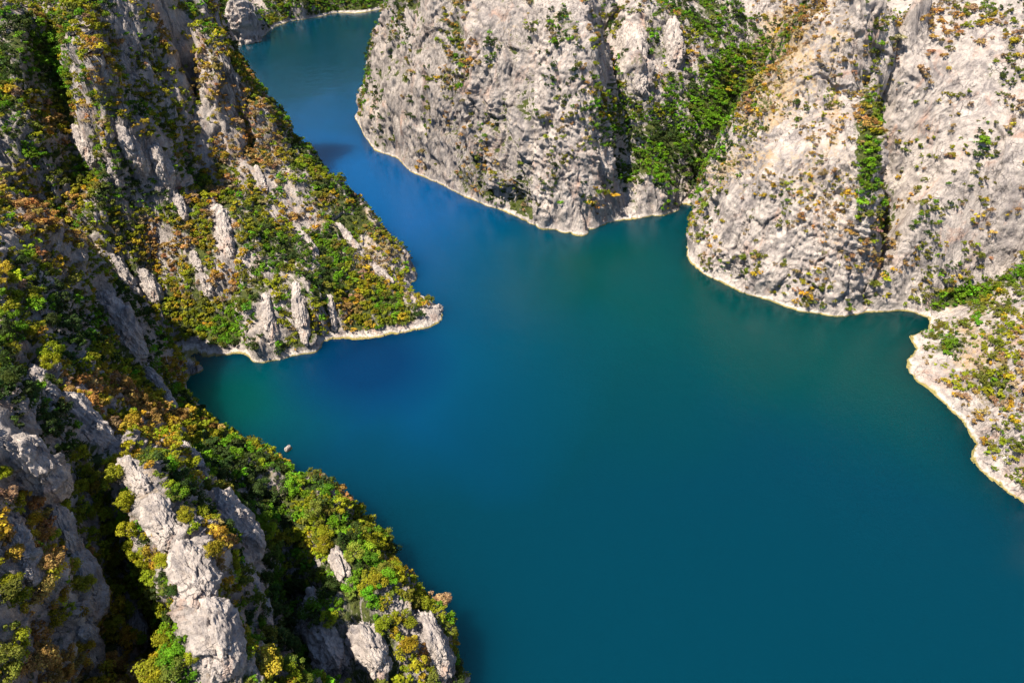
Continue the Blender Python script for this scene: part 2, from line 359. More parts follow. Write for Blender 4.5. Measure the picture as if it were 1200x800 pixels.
def rock_material(name, ground=True):
    m, nt = new_mat(name); t = NT(nt)
    out = t.n('ShaderNodeOutputMaterial'); bs = t.n('ShaderNodeBsdfPrincipled', {'Roughness': .93, 'Specular IOR Level': .15})
    geo = t.n('ShaderNodeNewGeometry')
    pos = geo.outputs['Position'] if ground else t.n('ShaderNodeTexCoord').outputs['Object']
    wp = geo.outputs['Position']
    st = t.n('ShaderNodeMapping', {'Vector': pos, 'Scale': (1, 1, .42), 'Rotation': (0, .22, 0)}).outputs['Vector']
    n1 = t.noise(st, .022, 6, .62); n2 = t.noise(st, .11, 6, .68, .6); n3 = t.noise(st, .55, 5, .7); n4 = t.noise(st, 1.5, 3, .7)
    col = t.mix(t.ramp(n2, .40, .58), c(.22, .19, .18), c(.52, .45, .40))
    col = t.mix(t.ramp(n1, .42, .66), col, c(.47, .405, .36))
    # weathering: dark lichen specks and pits, rusty and ochre stains
    col = t.mix(t.math('MULTIPLY', t.ramp(n3, .56, .72), .75), col, c(.13, .115, .12))
    col = t.mix(t.math('MULTIPLY', t.ramp(n4, .52, .74), .45), col, c(.16, .14, .145))
    rust = t.math('MULTIPLY', t.ramp(t.noise(st, .045, 5, .7, 1.0), .55, .68), .68)
    col = t.mix(rust, col, c(.46, .27, .19))
    vs = t.n('ShaderNodeMapping', {'Vector': pos, 'Scale': (1, 1, .09)}).outputs['Vector']
    streak = t.math('MULTIPLY', t.ramp(t.noise(vs, .16, 5, .7), .56, .72), .66)
    col = t.mix(streak, col, c(.17, .155, .16))
    jv = t.n('ShaderNodeVectorMath', {0: t.n('ShaderNodeMapping', {'Vector': pos, 'Scale': (1, 1, .3), 'Rotation': (.1, .3, 0)}).outputs['Vector'], 1: t.n('ShaderNodeVectorMath', {0: t.n('ShaderNodeTexNoise', {'Vector': pos, 'Scale': .25, 'Detail': 4}).outputs['Color'], 3: 5.0}, operation='SCALE').outputs[0]}, operation='ADD').outputs[0]
    jd = t.n('ShaderNodeTexVoronoi', {'Vector': jv, 'Scale': .20}, feature='DISTANCE_TO_EDGE').outputs['Distance']
    joint = t.math('MULTIPLY', t.math('SUBTRACT', 1.0, t.ramp(jd, .0, .055)), t.ramp(t.noise(pos, .06, 4, .65), .46, .60))
    col = t.mix(t.math('MULTIPLY', joint, .8), col, c(.075, .065, .065))
    b1 = t.noise(st, .35, 8, .68, .3); b2 = t.n('ShaderNodeTexVoronoi', {'Vector': st, 'Scale': .5}, feature='DISTANCE_TO_EDGE').outputs['Distance']
    if ground:
        veg = t.n('ShaderNodeAttribute', attribute_name='veg').outputs['Fac']
        dry = t.n('ShaderNodeAttribute', attribute_name='dry').outputs['Fac']
        crk = t.n('ShaderNodeAttribute', attribute_name='crack').outputs['Fac']
        col = t.mix(t.math('MULTIPLY', crk, .22), col, c(.12, .105, .105))
        col = t.mix(t.math('MULTIPLY', t.n('ShaderNodeAttribute', attribute_name='lichen_shade').outputs['Fac'], t.ramp(t.noise(pos, .3, 6, .72), .34, .60)), col, c(.155, .137, .128))
        gn = t.noise(pos, .18, 6, .7)
        dcol = t.mix(t.ramp(t.noise(pos, .5, 4, .7), .35, .65), c(.34, .20, .085), c(.34, .285, .19))
        df = t.ramp(t.math('ADD', t.math('MULTIPLY', gn, .75), t.math('MULTIPLY', dry, .62)), .62, .80)
        col = t.mix(t.math('MULTIPLY', df, .85), col, dcol)
        vcol = t.mix(t.ramp(t.noise(pos, .4, 5, .75), .36, .64), c(.020, .032, .010), c(.085, .095, .022))
        vf = t.ramp(t.math('ADD', t.math('MULTIPLY', gn, .7), t.math('MULTIPLY', veg, .7)), .62, .78)
        col = t.mix(vf, col, vcol)
    # the bleached band the falling lake leaves, with algae at the very edge
    sx = t.n('ShaderNodeSeparateXYZ', {'Vector': wp}); z = t.math('ADD', sx.outputs['Z'], t.math('MULTIPLY', t.math('SUBTRACT', t.noise(wp, .10, 5, .65), .5), 7.0))
    band = t.math('SUBTRACT', 1.0, t.ramp(t.math('DIVIDE', z, 10.0), .16, .27))
    bcol = t.mix(t.ramp(t.noise(wp, .5, 5, .7), .35, .65), c(.40, .32, .26), c(.66, .60, .54))
    band = t.math('MULTIPLY', band, t.ramp(t.noise(wp, .045, 4, .65), .36, .50, c(.25, .25, .25)))
    col = t.mix(t.math('MULTIPLY', band, .92), col, bcol)
    zl = t.math('ADD', sx.outputs['Z'], t.math('MULTIPLY', t.math('SUBTRACT', t.noise(wp, .06, 4, .6), .5), 2.6))
    alg = t.math('MULTIPLY', t.math('SUBTRACT', 1.0, t.ramp(t.math('ADD', t.math('DIVIDE', zl, 10.0), .2), .25, .31)), .85)
    col = t.mix(alg, col, t.mix(t.noise(wp, .3, 3, .6), c(.10, .13, .015), c(.33, .22, .03)))
    nt.links.new(col, bs.inputs['Base Color'])
    hsum = t.math('SUBTRACT', t.math('ADD', t.math('MULTIPLY', b1, 2.2), t.math('MULTIPLY', n3, 1.3)), t.math('MULTIPLY', joint, .7))
    n5 = t.noise(st, 5.0, 4, .75)
    hsum = t.math('ADD', hsum, t.math('ADD', t.math('MULTIPLY', n4, .7), t.math('MULTIPLY', n5, .28)))
    bump = t.n('ShaderNodeBump', {'Height': hsum, 'Distance': 1.0, 'Strength': .85})
    nt.links.new(bump.outputs['Normal'], bs.inputs['Normal']); nt.links.new(bs.outputs[0], out.inputs[0])
    return m
M_GROUND = rock_material('limestone_ground'); M_ROCK = rock_material('limestone_block', False)

def water_material():
    m, nt = new_mat('lake_water'); t = NT(nt)
    out = t.n('ShaderNodeOutputMaterial'); pos = t.n('ShaderNodeNewGeometry').outputs['Position']
    # sky reflection put into the body colour: bluer in the channel, greener towards the coves
    sx = t.n('ShaderNodeSeparateXYZ', {'Vector': pos})
    wob = t.math('MULTIPLY', t.math('SUBTRACT', t.noise(pos, .0055, 3, .5, .4), .5), .7)
    def near(x, y, r):
        d = t.n('ShaderNodeVectorMath', {0: pos, 1: (x, y, 0)}, operation='DISTANCE').outputs['Value']
        return t.math('ADD', t.math('SUBTRACT', 1.0, t.math('DIVIDE', d, r)), wob)
    col = t.mix(t.ramp(near(-190, 620, 420), .05, .75), c(.0, .022, .038), c(.0, .046, .145))
    col = t.mix(t.ramp(near(120, 480, 260), .1, .8), col, c(.0, .030, .030))  # cliff reflections put in as dark green, below the centre and right cliffs
    col = t.mix(t.ramp(near(260, 380, 170), .1, .8), col, c(.0, .030, .030))
    col = t.mix(t.ramp(near(-190, 330, 110), .1, .8), col, c(.0, .038, .036))
    col = t.mix(t.ramp(near(-105, 372, 75), .1, .7), col, c(.0, .017, .055))  # darker blue patch off the headland
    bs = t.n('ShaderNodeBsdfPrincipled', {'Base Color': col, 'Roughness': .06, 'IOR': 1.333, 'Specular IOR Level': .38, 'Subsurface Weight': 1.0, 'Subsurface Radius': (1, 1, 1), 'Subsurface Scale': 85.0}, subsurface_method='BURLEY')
    gust = t.ramp(t.noise(t.n('ShaderNodeMapping', {'Vector': pos, 'Scale': (1, .45, 1), 'Rotation': (0, 0, .5)}).outputs['Vector'], .012, 4, .6, .6), .38, .66)
    w = t.math('ADD', t.math('MULTIPLY', t.math('ADD', t.noise(pos, .55, 4, .65), t.math('MULTIPLY', t.noise(pos, 1.6, 2, .6), .5)), t.math('ADD', .5, gust)), t.math('MULTIPLY', t.noise(pos, .06, 2, .5), 1.6))
    bump = t.n('ShaderNodeBump', {'Height': w, 'Distance': .3, 'Strength': .42})
    nt.links.new(bump.outputs['Normal'], bs.inputs['Normal']); nt.links.new(bs.outputs[0], out.inputs[0])
    return m
M_WATER = water_material()

# ------------------------------------------------------------------ plant cover: where scrub, trees and dry grass grow
U, V, DEP = proj(Pd)
# (u, v, half width, half height, tilt in degrees, strength)
GREEN = [(75, 110, 16, 75, -12, 1.2), (62, 40, 14, 45, 0, 1.0), (235, 370, 70, 36, 30, 1.2), (160, 290, 45, 60, 35, .6), (20, 190, 60, 70, 0, .8), (90, 210, 60, 40, 0, .6), (40, 300, 70, 70, 20, .7),
         (90, 560, 60, 75, -30, 1.0), (20, 440, 40, 60, 0, .9), (180, 700, 22, 120, -14, 1.0), (250, 500, 90, 22, 33, 1.2), (120, 410, 70, 18, 35, 1.0), (420, 650, 70, 75, -25, .95), (340, 600, 60, 26, 40, 1.0), (330, 700, 24, 100, -10, .8), (465, 730, 60, 24, 35, .6),
         (440, 355, 45, 22, 12, .9), (290, 140, 40, 60, 25, .55), (330, 220, 60, 40, 45, .5), (390, 300, 50, 30, 40, .45), (150, 120, 90, 70, 0, .42), (200, 250, 100, 60, 0, .5), (300, 300, 60, 30, 0, .5),
         (740, 135, 50, 55, -20, .95), (785, 165, 75, 75, -25, 1.0), (850, 110, 50, 90, 35, 1.05), (820, 30, 90, 60, 0, .62), (930, 30, 16, 60, 30, 1.0), (700, 240, 30, 18, 0, .4), (770, 225, 30, 20, 0, .5),
         (1019, 170, 17, 80, 4, 1.35), (1040, 250, 16, 60, 15, .8), (1003, 290, 8, 60, 0, .5), (1130, 345, 50, 14, -14, 1.3), (1200, 322, 45, 9, -14, 1.2), (1095, 365, 20, 10, 0, .9), (1165, 80, 60, 30, 0, .28), (1185, 150, 30, 60, 0, .33), (1180, 215, 40, 40, 0, .25),
         (1110, 405, 25, 12, 0, .8), (1165, 455, 40, 24, 20, .75), (1170, 395, 50, 40, 0, .45), (1180, 505, 16, 35, 10, .6), (537, 92, 22, 42, 0, .62), (572, 55, 18, 40, 0, .5), (430, 95, 14, 55, 10, .55), (505, 150, 10, 25, 0, .4), (655, 30, 25, 40, 0, .45), (565, 160, 12, 16, 0, .5), (645, 190, 25, 30, 0, .35), (700, 110, 10, 100, 0, .6), (465, 150, 8, 14, 0, .6),
         (226, 12, 18, 22, 0, 1.2), (390, 0, 70, 24, -8, 1.2), (250, 34, 10, 14, 0, 1.0), (425, 2, 20, 8, 0, 1)]
DRY = [(920, 50, 40, 60, 35, 1.0), (850, 190, 30, 50, 35, .8), (978, 130, 12, 90, 0, .7), (985, 250, 14, 80, 0, .5), (900, 100, 60, 90, 30, .85), (880, 180, 50, 70, 20, .6), (960, 200, 60, 90, 0, .55), (980, 40, 40, 50, 0, .6), (60, 270, 100, 60, 20, .6), (300, 170, 60, 90, 30, .5), (420, 270, 70, 60, 42, .6),
       (1150, 420, 60, 80, 0, .62), (570, 60, 60, 50, 0, .25), (430, 110, 20, 60, 10, .45), (250, 750, 60, 80, 0, .4), (1100, 150, 120, 120, 0, .14)]
BARE = [(508, 370, 16, 12, 0, 1.3), (480, 388, 40, 6, -8, 1.0), (288, 22, 22, 30, 0, 1.2), (28, 8, 14, 20, 0, .8), (215, 40, 14, 60, 8, .7), (150, 30, 30, 50, 0, .35), (165, 170, 12, 30, -10, .6), (185, 195, 14, 30, 0, .6), (97, 165, 10, 28, -20, .7), (262, 275, 10, 35, 0, .8), (330, 375, 34, 30, 0, .8), (120, 150, 14, 40, 0, .3), (185, 335, 12, 30, -20, .5),
        (240, 130, 10, 60, 0, .5), (430, 290, 50, 10, 45, .35), (350, 250, 60, 10, 45, .35), (480, 385, 40, 7, -8, .6), (155, 360, 22, 60, -35, .9), (95, 445, 24, 50, -30, .6), (180, 510, 30, 40, -40, .55), (260, 600, 22, 60, -25, .8), (20, 570, 22, 60, -30, .6), (195, 600, 16, 50, -20, .8), (230, 690, 26, 70, -20, .6), (55, 500, 25, 20, 0, .3),
        (1100, 90, 50, 80, 30, .2), (560, 110, 60, 100, 0, .12)]
def field(L, u, v):
    f = np.zeros(len(u), f32)
    for (a, b, ru, rv, ang, s) in L:
        cs, sn = math.cos(math.radians(ang)), math.sin(math.radians(ang))
        du, dv = u - a, v - b
        x = (du * cs + dv * sn) / ru; y = (-du * sn + dv * cs) / rv
        f = np.maximum(f, s * np.exp(-(x * x + y * y) * .9))
    return f
pidx = idx
veg = np.zeros(len(Pd), f32); dry = np.zeros(len(Pd), f32)
uu, vv = U[pidx], V[pidx]
P3 = Pd[pidx]
ngz = NG[pidx, 2]
leftbase = np.where((P3[:, 0] < 20) & (P3[:, 1] < 800), .60, .12)
leftbase = np.where((P3[:, 1] > 1150), .8, leftbase)
pat = fbm(P3, 24, 4, 120)
stp = sstep(.62, .28, 0 * ngz + ngz)            # 1 on steep rock
lr_all = leftm * np.clip(lrib * .22, -.3, .45)
g = np.maximum(field(GREEN, uu, vv), leftbase) - lr_all - field(BARE, uu, vv) * .8 + pat * .38 - stp * .55
veg[pidx] = np.clip(g, 0, 1.3) * sstep(2.2, 5.0, P3[:, 2])
d = np.maximum(field(DRY, uu, vv), np.where(P3[:, 0] < 20, .34, .14)) + .3 * fbm(P3, 14, 3, 140) - .3 * stp
dry[pidx] = np.clip(d, 0, 1) * sstep(2.5, 5, P3[:, 2])

LICH_SHADE = np.zeros(len(Pd), f32)
LICH_SHADE[pidx] = np.clip((.44 * leftm + .4 * fbm(P3, 20, 4, 77)) + .1 * (1 - leftm), 0, 1)  # darker left rock: lichen and painted-in shade share this tone
# ------------------------------------------------------------------ split the land into its massifs and build them
gx = [-900, -500, -344, -322, -287, -235, -217, -150]; gy = [380, 440, 440, 443, 420, 372, 364, 330]
cx_ = Pd[:, 0]; cy_ = Pd[:, 1]
reg = np.full(len(Pd), 5)
left = cx_ < np.interp(cy_, [0, 150, 300, 450, 560, 700, 900, 1200], [40, 0, -100, -60, -60, -140, -260, -400])
reg[left & (cy_ < np.interp(cx_, gx, gy))] = 0
reg[left & (cy_ >= np.interp(cx_, gx, gy)) & (cy_ < 1185)] = 1
right = ~left & (cy_ < 1450)
xb = np.interp(cy_, [600, 630, 750, 829, 1000, 1450], [190, 190, 251, 315, 420, 600])
reg[right & (cx_ < xb) & (cy_ > 540)] = 2
yE = np.interp(cx_, [270, 296, 320, 349, 378, 440, 520, 900], [408, 412, 432, 452, 446, 440, 450, 560])
reg[right & (cx_ >= np.where(cy_ > 560, xb, -1e9)) & (cy_ >= yE)] = 3
reg[right & (cy_ < yE) & (cx_ > 60)] = 4
reg[(np.hypot(cx_, cy_) > 1900) | (cy_ >= 1450)] = 5
reg = reg.reshape(NP, NR)
lm = land.reshape(NP, NR)
qa = lm[:-1, :-1] | lm[1:, :-1] | lm[1:, 1:] | lm[:-1, 1:]
I = np.arange(NP * NR).reshape(NP, NR)
quads = np.stack([I[:-1, :-1], I[1:, :-1], I[1:, 1:], I[:-1, 1:]], -1)
def mesh_np(name, verts, faces, mat, attrs=None, smooth=True):
    """faces (n,k) index array -> mesh"""
    me = bpy.data.meshes.new(name)
    n, k = faces.shape
    me.vertices.add(len(verts)); me.vertices.foreach_set('co', np.ascontiguousarray(verts, f32).ravel())
    me.loops.add(n * k); me.loops.foreach_set('vertex_index', np.ascontiguousarray(faces, np.int32).ravel())
    me.polygons.add(n); me.polygons.foreach_set('loop_start', np.arange(0, n * k, k, dtype=np.int32)); me.polygons.foreach_set('loop_total', np.full(n, k, np.int32))
    if smooth: me.polygons.foreach_set('use_smooth', np.ones(n, bool))
    me.update(calc_edges=True)
    for an, av in (attrs or {}).items():
        if av.ndim == 1:
            at = me.attributes.new(an, 'FLOAT', 'POINT'); at.data.foreach_set('value', np.ascontiguousarray(av, f32))
        else:
            at = me.attributes.new(an, 'FLOAT_COLOR', 'POINT'); at.data.foreach_set('color', np.ascontiguousarray(av, f32).ravel())
    me.materials.append(mat)
    return me
def link(name, me, parent=None, **props):
    o = bpy.data.objects.new(name, me); COL.objects.link(o)
    if parent: o.parent = parent
    for k, v in props.items(): o[k] = v
    return o
LAND = [('hillside', 'steep wooded limestone hillside with dark gullies dropping to the lake in the near left', 'hillside'),
        ('hillside', 'tall scrub-covered mountain whose pointed headland juts into the lake on the left', 'hillside'),
        ('cliff', 'broad pale grey cliff rising straight from the water across the lake in the centre', 'cliff'),
        ('cliff', 'pale rock spur and smooth cliff wall split by a narrow green crevice on the right', 'cliff'),
        ('slope', 'low stony bank dotted with bushes above a bleached shoreline at the right edge', 'slope'),
        ('hills', 'distant green hills and grey bluff around the far bay at the top', 'hills')]
rq = reg[:-1, :-1]
for k, (nm, lab, cat) in enumerate(LAND):
    Q = quads[qa & (rq == k)]
    if not len(Q): continue
    used, inv = np.unique(Q, return_inverse=True)
    me = mesh_np(nm, Pd[used], inv.reshape(Q.shape), M_GROUND, {'veg': veg[used], 'dry': dry[used], 'crack': CRK[used], 'lichen_shade': LICH_SHADE[used]}, smooth=False)
    link(nm, me, kind='structure', label=lab, category=cat)
print('land built', time.time() - T0)
# the lake
wn = 40
ws = np.linspace(-5000, 5000, wn)
WX, WY = np.meshgrid(ws, ws)
wi = np.arange(wn * wn).reshape(wn, wn)
wq = np.stack([wi[:-1, :-1], wi[:-1, 1:], wi[1:, 1:], wi[1:, :-1]], -1).reshape(-1, 4)
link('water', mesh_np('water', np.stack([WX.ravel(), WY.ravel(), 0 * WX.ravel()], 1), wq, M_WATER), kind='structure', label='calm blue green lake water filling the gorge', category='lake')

# ------------------------------------------------------------------ camera, sun, sky
cam = bpy.data.cameras.new('camera'); co = bpy.data.objects.new('camera', cam); COL.objects.link(co)
co.location = (0, 0, H); co.rotation_euler = (math.radians(90) - PITCH, 0, 0)
cam.sensor_fit = 'HORIZONTAL'; cam.sensor_width = 36.0; cam.lens = 36.0 * FPX / 1200.0
cam.clip_start = 1.0; cam.clip_end = 20000.0
sc.camera = co
SUN_EL = math.radians(63); SUN_AZ = math.radians(-117)     # azimuth from +Y towards +X
sd = Vector((math.sin(SUN_AZ) * math.cos(SUN_EL), math.cos(SUN_AZ) * math.cos(SUN_EL), math.sin(SUN_EL)))
sl = bpy.data.lights.new('sun', 'SUN'); sl.energy = 5.0; sl.angle = math.radians(.53); sl.color = (1, .92, .79)
so = bpy.data.objects.new('sun', sl); COL.objects.link(so); so.rotation_euler = sd.to_track_quat('Z', 'Y').to_euler(); so.location = (-300, -100, 900)
w = bpy.data.worlds.new('World'); sc.world = w; w.use_nodes = True
nt = w.node_tree; nt.nodes.clear(); t = NT(nt)
sky = t.n('ShaderNodeTexSky', sky_type='NISHITA', sun_disc=False, sun_elevation=SUN_EL, sun_rotation=SUN_AZ, altitude=300.0, air_density=1.0, dust_density=.3, ozone_density=4.0)
bg = t.n('ShaderNodeBackground', {'Color': sky.outputs[0], 'Strength': .072})
nt.links.new(bg.outputs[0], t.n('ShaderNodeOutputWorld').inputs[0])
vs = sc.view_settings; vs.view_transform = 'Standard'; vs.look = 'None'; vs.exposure = 1.22; vs.gamma = 1.0
sc.cycles.max_bounces = 5; sc.cycles.diffuse_bounces = 2; sc.cycles.glossy_bounces = 3; sc.cycles.transmission_bounces = 2
sc.cycles.use_denoising = True
# ------------------------------------------------------------------ free standing rocks, fins and outcrops
DB = np.full((800, 1200), 1e9, f32)
_v = (U > 0) & (U < 1200) & (V > 0) & (V < 800) & land
np.minimum.at(DB, (V[_v].astype(int), U[_v].astype(int)), DEP[_v].astype(f32))
def ground(u, v):
    """land point seen at a photo pixel"""
    a = DB[max(0, int(v) - 3):int(v) + 4, max(0, int(u) - 3):int(u) + 4]; a = a[a < 1e8]
    d = float(np.median(a)) if len(a) else 400.0
    x = (u - 600) / FPX * d; up = (400 - v) / FPX * d
    return np.array([x, d * CP + up * SP, H + up * CP - d * SP])
import bmesh
_bm = bmesh.new(); bmesh.ops.create_icosphere(_bm, subdivisions=6, radius=1.0)
ICO_V = np.array([v.co[:] for v in _bm.verts], f32); ICO_F = np.array([[v.index for v in f.verts] for f in _bm.faces]); _bm.free()
FINS = []
def rock(name, A, B, width, tall, seed, label, sink=.35, taper=.25):
    """a rugged block lying from A to B (world points), width across and standing tall metres over the ground"""
    A, B = np.array(A, float), np.array(B, float); mid_ = (A + B) / 2; ax = B - A; L = np.linalg.norm(ax); ax /= L
    side = np.cross(ax, [0, 0, 1.0]); side /= np.linalg.norm(side); upv = np.cross(side, ax)
    FINS.append((A, B, width))
    q = ICO_V.copy(); sq = np.sign(q) * np.abs(q) ** .8
    k = 1 - taper * np.clip(sq[:, 2], 0, 1)
    loc = np.stack([sq[:, 0] * (L / 2 + width * .15), sq[:, 1] * width / 2 * k, sq[:, 2] * tall], 1).astype(f32)
    off = np.array([[seed * 13.7, seed * 7.1, seed * 3.3]], f32)
    sc_ = max(width, 3.0)
    sl = loc * np.array([.38, 1, .75], f32) + off
    a1, _ = facets(sl / (sc_ * .42), seed, .8); a2, _ = facets(sl / (sc_ * .17), seed + 9, .8); a3, _ = facets(sl / (sc_ * .07), seed + 4)
    dsp = a1 * sc_ * .15 + a2 * sc_ * .075 + a3 * sc_ * .03 + fbm(sl, sc_ * .4, 5, seed) * sc_ * .10 + ridged(sl, sc_ * .22, 4, seed + 3) * sc_ * .10
    loc = loc + q * dsp[:, None]
    W = loc[:, :1] * ax + loc[:, 1:2] * side + loc[:, 2:] * upv
    W[:, 2] += 0
    me = mesh_np(name, W, ICO_F, M_ROCK, smooth=False)
    o = link(name, me, label=label, category='rock'); o.location = mid_ + np.array([0, 0, -tall * sink * .4])
    return o
def fin(u0, v0, u1, v1, width, tall, seed, label, name='rock_outcrop', **kw):
    return rock(name, ground(u0, v0), ground(u1, v1), width, tall, seed, label, **kw)
fin(366, 708, 400, 780, 16, 13, 1, 'pale pointed rock fin beside the black gully near the bottom left', 'rock_pinnacle', taper=.55)
fin(420, 735, 446, 785, 13, 11, 2, 'second pale rock fin, between the pointed fin and the lowest bluff', 'rock_pinnacle', taper=.5)
fin(496, 722, 518, 785, 12, 10, 3, 'pale bluff rock overhanging the lake at the bottom shoreline', 'rock_pinnacle', taper=.4)
fin(392, 648, 408, 682, 7, 5, 4, 'slim pale rock among bushes above the pointed fins')
fin(150, 548, 172, 575, 9, 8, 5, 'broken rock cap at the top of the pale rib')
fin(180, 590, 200, 632, 9, 4, 6, 'upper block of the long pale rib on the near hillside')
fin(210, 642, 240, 700, 11, 4.5, 7, 'middle block of the long pale rib, widest of its blocks')
fin(242, 712, 264, 785, 12, 4.5, 8, 'lowest block of the long pale rib at the bottom edge')
fin(150, 695, 165, 755, 6, 6, 9, 'narrow grey rock blade in the gully left of the pale rib')
fin(20, 520, 62, 575, 12, 7, 10, 'grey rock shoulder at the left edge above the orange trees')
fin(70, 470, 125, 520, 13, 6, 11, 'purple grey slab in the shade under the sunlit tree row')
fin(255, 585, 296, 650, 15, 6, 12, 'large smooth purple slab right of the pale rib')
fin(120, 345, 165, 415, 13, 6, 13, 'dark sloping slab under the ridge crest by the inlet')
fin(90, 650, 110, 720, 9, 6, 14, 'grey rock ridge in the lower left between two rows of bushes')
fin(258, 245, 270, 300, 13, 9, 15, 'pale rock tooth in the middle of the left mountain')
fin(88, 148, 108, 190, 9, 7, 16, 'pale rock strip beside the bright gully at the top left')
fin(180, 170, 196, 215, 11, 6, 17, 'pale rock step left of the dark mountain cleft')
fin(311, 345, 318, 400, 9, 5, 18, 'pillar of the grey waterside bluff next to the cove beach')
fin(346, 332, 358, 400, 9, 5, 19, 'middle pillar of the grey waterside bluff by the headland')
fin(165, 318, 186, 352, 10, 7, 20, 'small rock knob left of the green hollow')
fin(238, 322, 248, 345, 8, 5, 21, 'small pale boulder set in the green hollow')
fin(140, 150, 168, 200, 10, 6, 22, 'pale cracked crag below the high mountain wall')
fin(130, 300, 160, 345, 8, 5, 23, 'pale rock rib rising above the narrow inlet gully')
P_ = bp(338, 527, 0); rock('boulder', (P_[0] - 1.1, P_[1] - 1.2, .3), (P_[0] + 1.0, P_[1] + 1.3, .9), 2.6, 2.1, 24, 'tiny pale islet rock standing in the lake off the near shore', sink=0)
P_ = bp(489, 697, 0); rock('boulder', (P_[0] - 2, P_[1] - 1, .4), (P_[0] + 2, P_[1] + 1, .8), 3.5, 2.4, 25, 'pale shore boulder at the waterline below the wooded shoulder', sink=0)
P_ = bp(541, 799, 0); rock('boulder', (P_[0] - 2, P_[1] - 2, .4), (P_[0] + 2, P_[1] + 2, 1), 4.5, 3, 26, 'pale shore boulder at the bottom edge touching the lake', sink=0)
P_ = bp(512, 366, 0); rock('boulder', (P_[0] - 5, P_[1] - 2, 1.5), (P_[0] + 3, P_[1] + 3, 1.5), 7, 4, 27, 'knobbly pale rock at the tip of the low headland spit', sink=0)
rock('bluff', bp(274, 47, 6), bp(300, 42, 6), 44, 66, 31, 'pale craggy bluff standing at the far bend of the lake in the top left', sink=.2, taper=.55)
fin(300, 196, 312, 224, 6, 4, 41, 'short pale rock strip below the skyline of the left mountain')
fin(346, 268, 372, 300, 7, 4, 42, 'pale slanting rock strip in the middle of the headland slope')
fin(394, 262, 420, 292, 6, 4, 43, 'long pale rock strip just under the headland skyline')
fin(438, 312, 460, 332, 6, 4, 44, 'low pale rock strip near the tip of the headland')
fin(128, 186, 141, 218, 7, 4, 45, 'thin grey rock step beside the thicket on the left mountain')
fin(206, 228, 218, 256, 7, 5, 46, 'thin pale rock below the foot of the dark mountain cleft')
fin(226, 296, 236, 318, 6, 4, 47, 'small pale rock edge above the green hollow')
fin(386, 345, 392, 385, 6, 5, 48, 'grey waterside rock right of the bluff pillars')
fin(62, 592, 92, 655, 6, 4.5, 51, 'slender grey ridge between orange bushes in the lower left')
fin(12, 612, 38, 678, 6, 4.5, 52, 'slender grey ridge touching the left edge in the lower left')
fin(96, 735, 112, 788, 6, 4, 53, 'slender grey ridge near the bottom left corner')
fin(172, 432, 204, 482, 7, 4, 54, 'slanting dark rock strip above the sunlit tree row')
fin(214, 522, 242, 560, 6, 4, 55, 'slanting purple rock strip under the sunlit tree row')
fin(284, 660, 312, 735, 7, 4, 56, 'slanting grey rock strip between the pale rib and the black gully')
fin(38, 430, 62, 470, 6, 4, 57, 'grey rock strip high on the near slope by the left edge')
fin(742, 30, 750, 105, 22, 10, 34, 'grey crag standing right of the dark crack in the central cliff', name='crag')
fin(786, 25, 792, 75, 18, 10, 35, 'shaded crag high above the green recess', name='crag')
rock('bluff', bp(402, 10, 4), bp(410, 9, 4), 16, 22, 32, 'small dark crag on the distant shore left of the central cliff', sink=.2, taper=.4)
print('rocks', time.time() - T0)
# ------------------------------------------------------------------ plants
def leaf_material(name, from_object):
    m, nt = new_mat(name); t = NT(nt)
    out = t.n('ShaderNodeOutputMaterial')
    tint = t.n('ShaderNodeAttribute', attribute_name='tint').outputs['Fac']
    base = t.n('ShaderNodeObjectInfo').outputs['Color'] if from_object else t.n('ShaderNodeAttribute', attribute_name='hue').outputs['Color']
    hs = t.n('ShaderNodeHueSaturation', {'Hue': t.math('ADD', .475, t.math('MULTIPLY', tint, .05)), 'Saturation': 1.0, 'Value': t.math('ADD', .55, t.math('MULTIPLY', tint, .9)), 'Color': base}).outputs[0]
    df = t.n('ShaderNodeBsdfPrincipled', {'Base Color': hs, 'Roughness': .7, 'Specular IOR Level': .12})
    tr = t.n('ShaderNodeBsdfTranslucent', {'Color': hs})
    mx = t.n('ShaderNodeMixShader', {0: .28, 1: df.outputs[0], 2: tr.outputs[0]})
    nt.links.new(mx.outputs[0], out.inputs[0]); return m
M_LEAF = leaf_material('leaves', True); M_MASS = leaf_material('leaf_mass', False)
def bark_material():
    m, nt = new_mat('bark'); t = NT(nt)
    out = t.n('ShaderNodeOutputMaterial'); tc = t.n('ShaderNodeTexCoord').outputs['Object']
    col = t.mix(t.noise(tc, 3.0, 5, .7), c(.07, .05, .035), c(.19, .155, .125))
    bs = t.n('ShaderNodeBsdfPrincipled', {'Base Color': col, 'Roughness': .95}); nt.links.new(bs.outputs[0], out.inputs[0]); return m
M_BARK = bark_material()

def tube(path, radii, sides=6):
    V_, F_ = [], []
    for k, (q, r) in enumerate(zip(path, radii)):
        d = Vector(path[min(k + 1, len(path) - 1)]) - Vector(path[max(k - 1, 0)]); d.normalize()
        a = d.orthogonal().normalized(); b = d.cross(a)
        for j in range(sides):
            an = 2 * math.pi * j / sides
            V_.append(Vector(q) + (a * math.cos(an) + b * math.sin(an)) * r)
        if k:
            for j in range(sides):
                o = (k - 1) * sides
                F_.append((o + j, o + (j + 1) % sides, o + sides + (j + 1) % sides, o + sides + j))
    return V_, F_

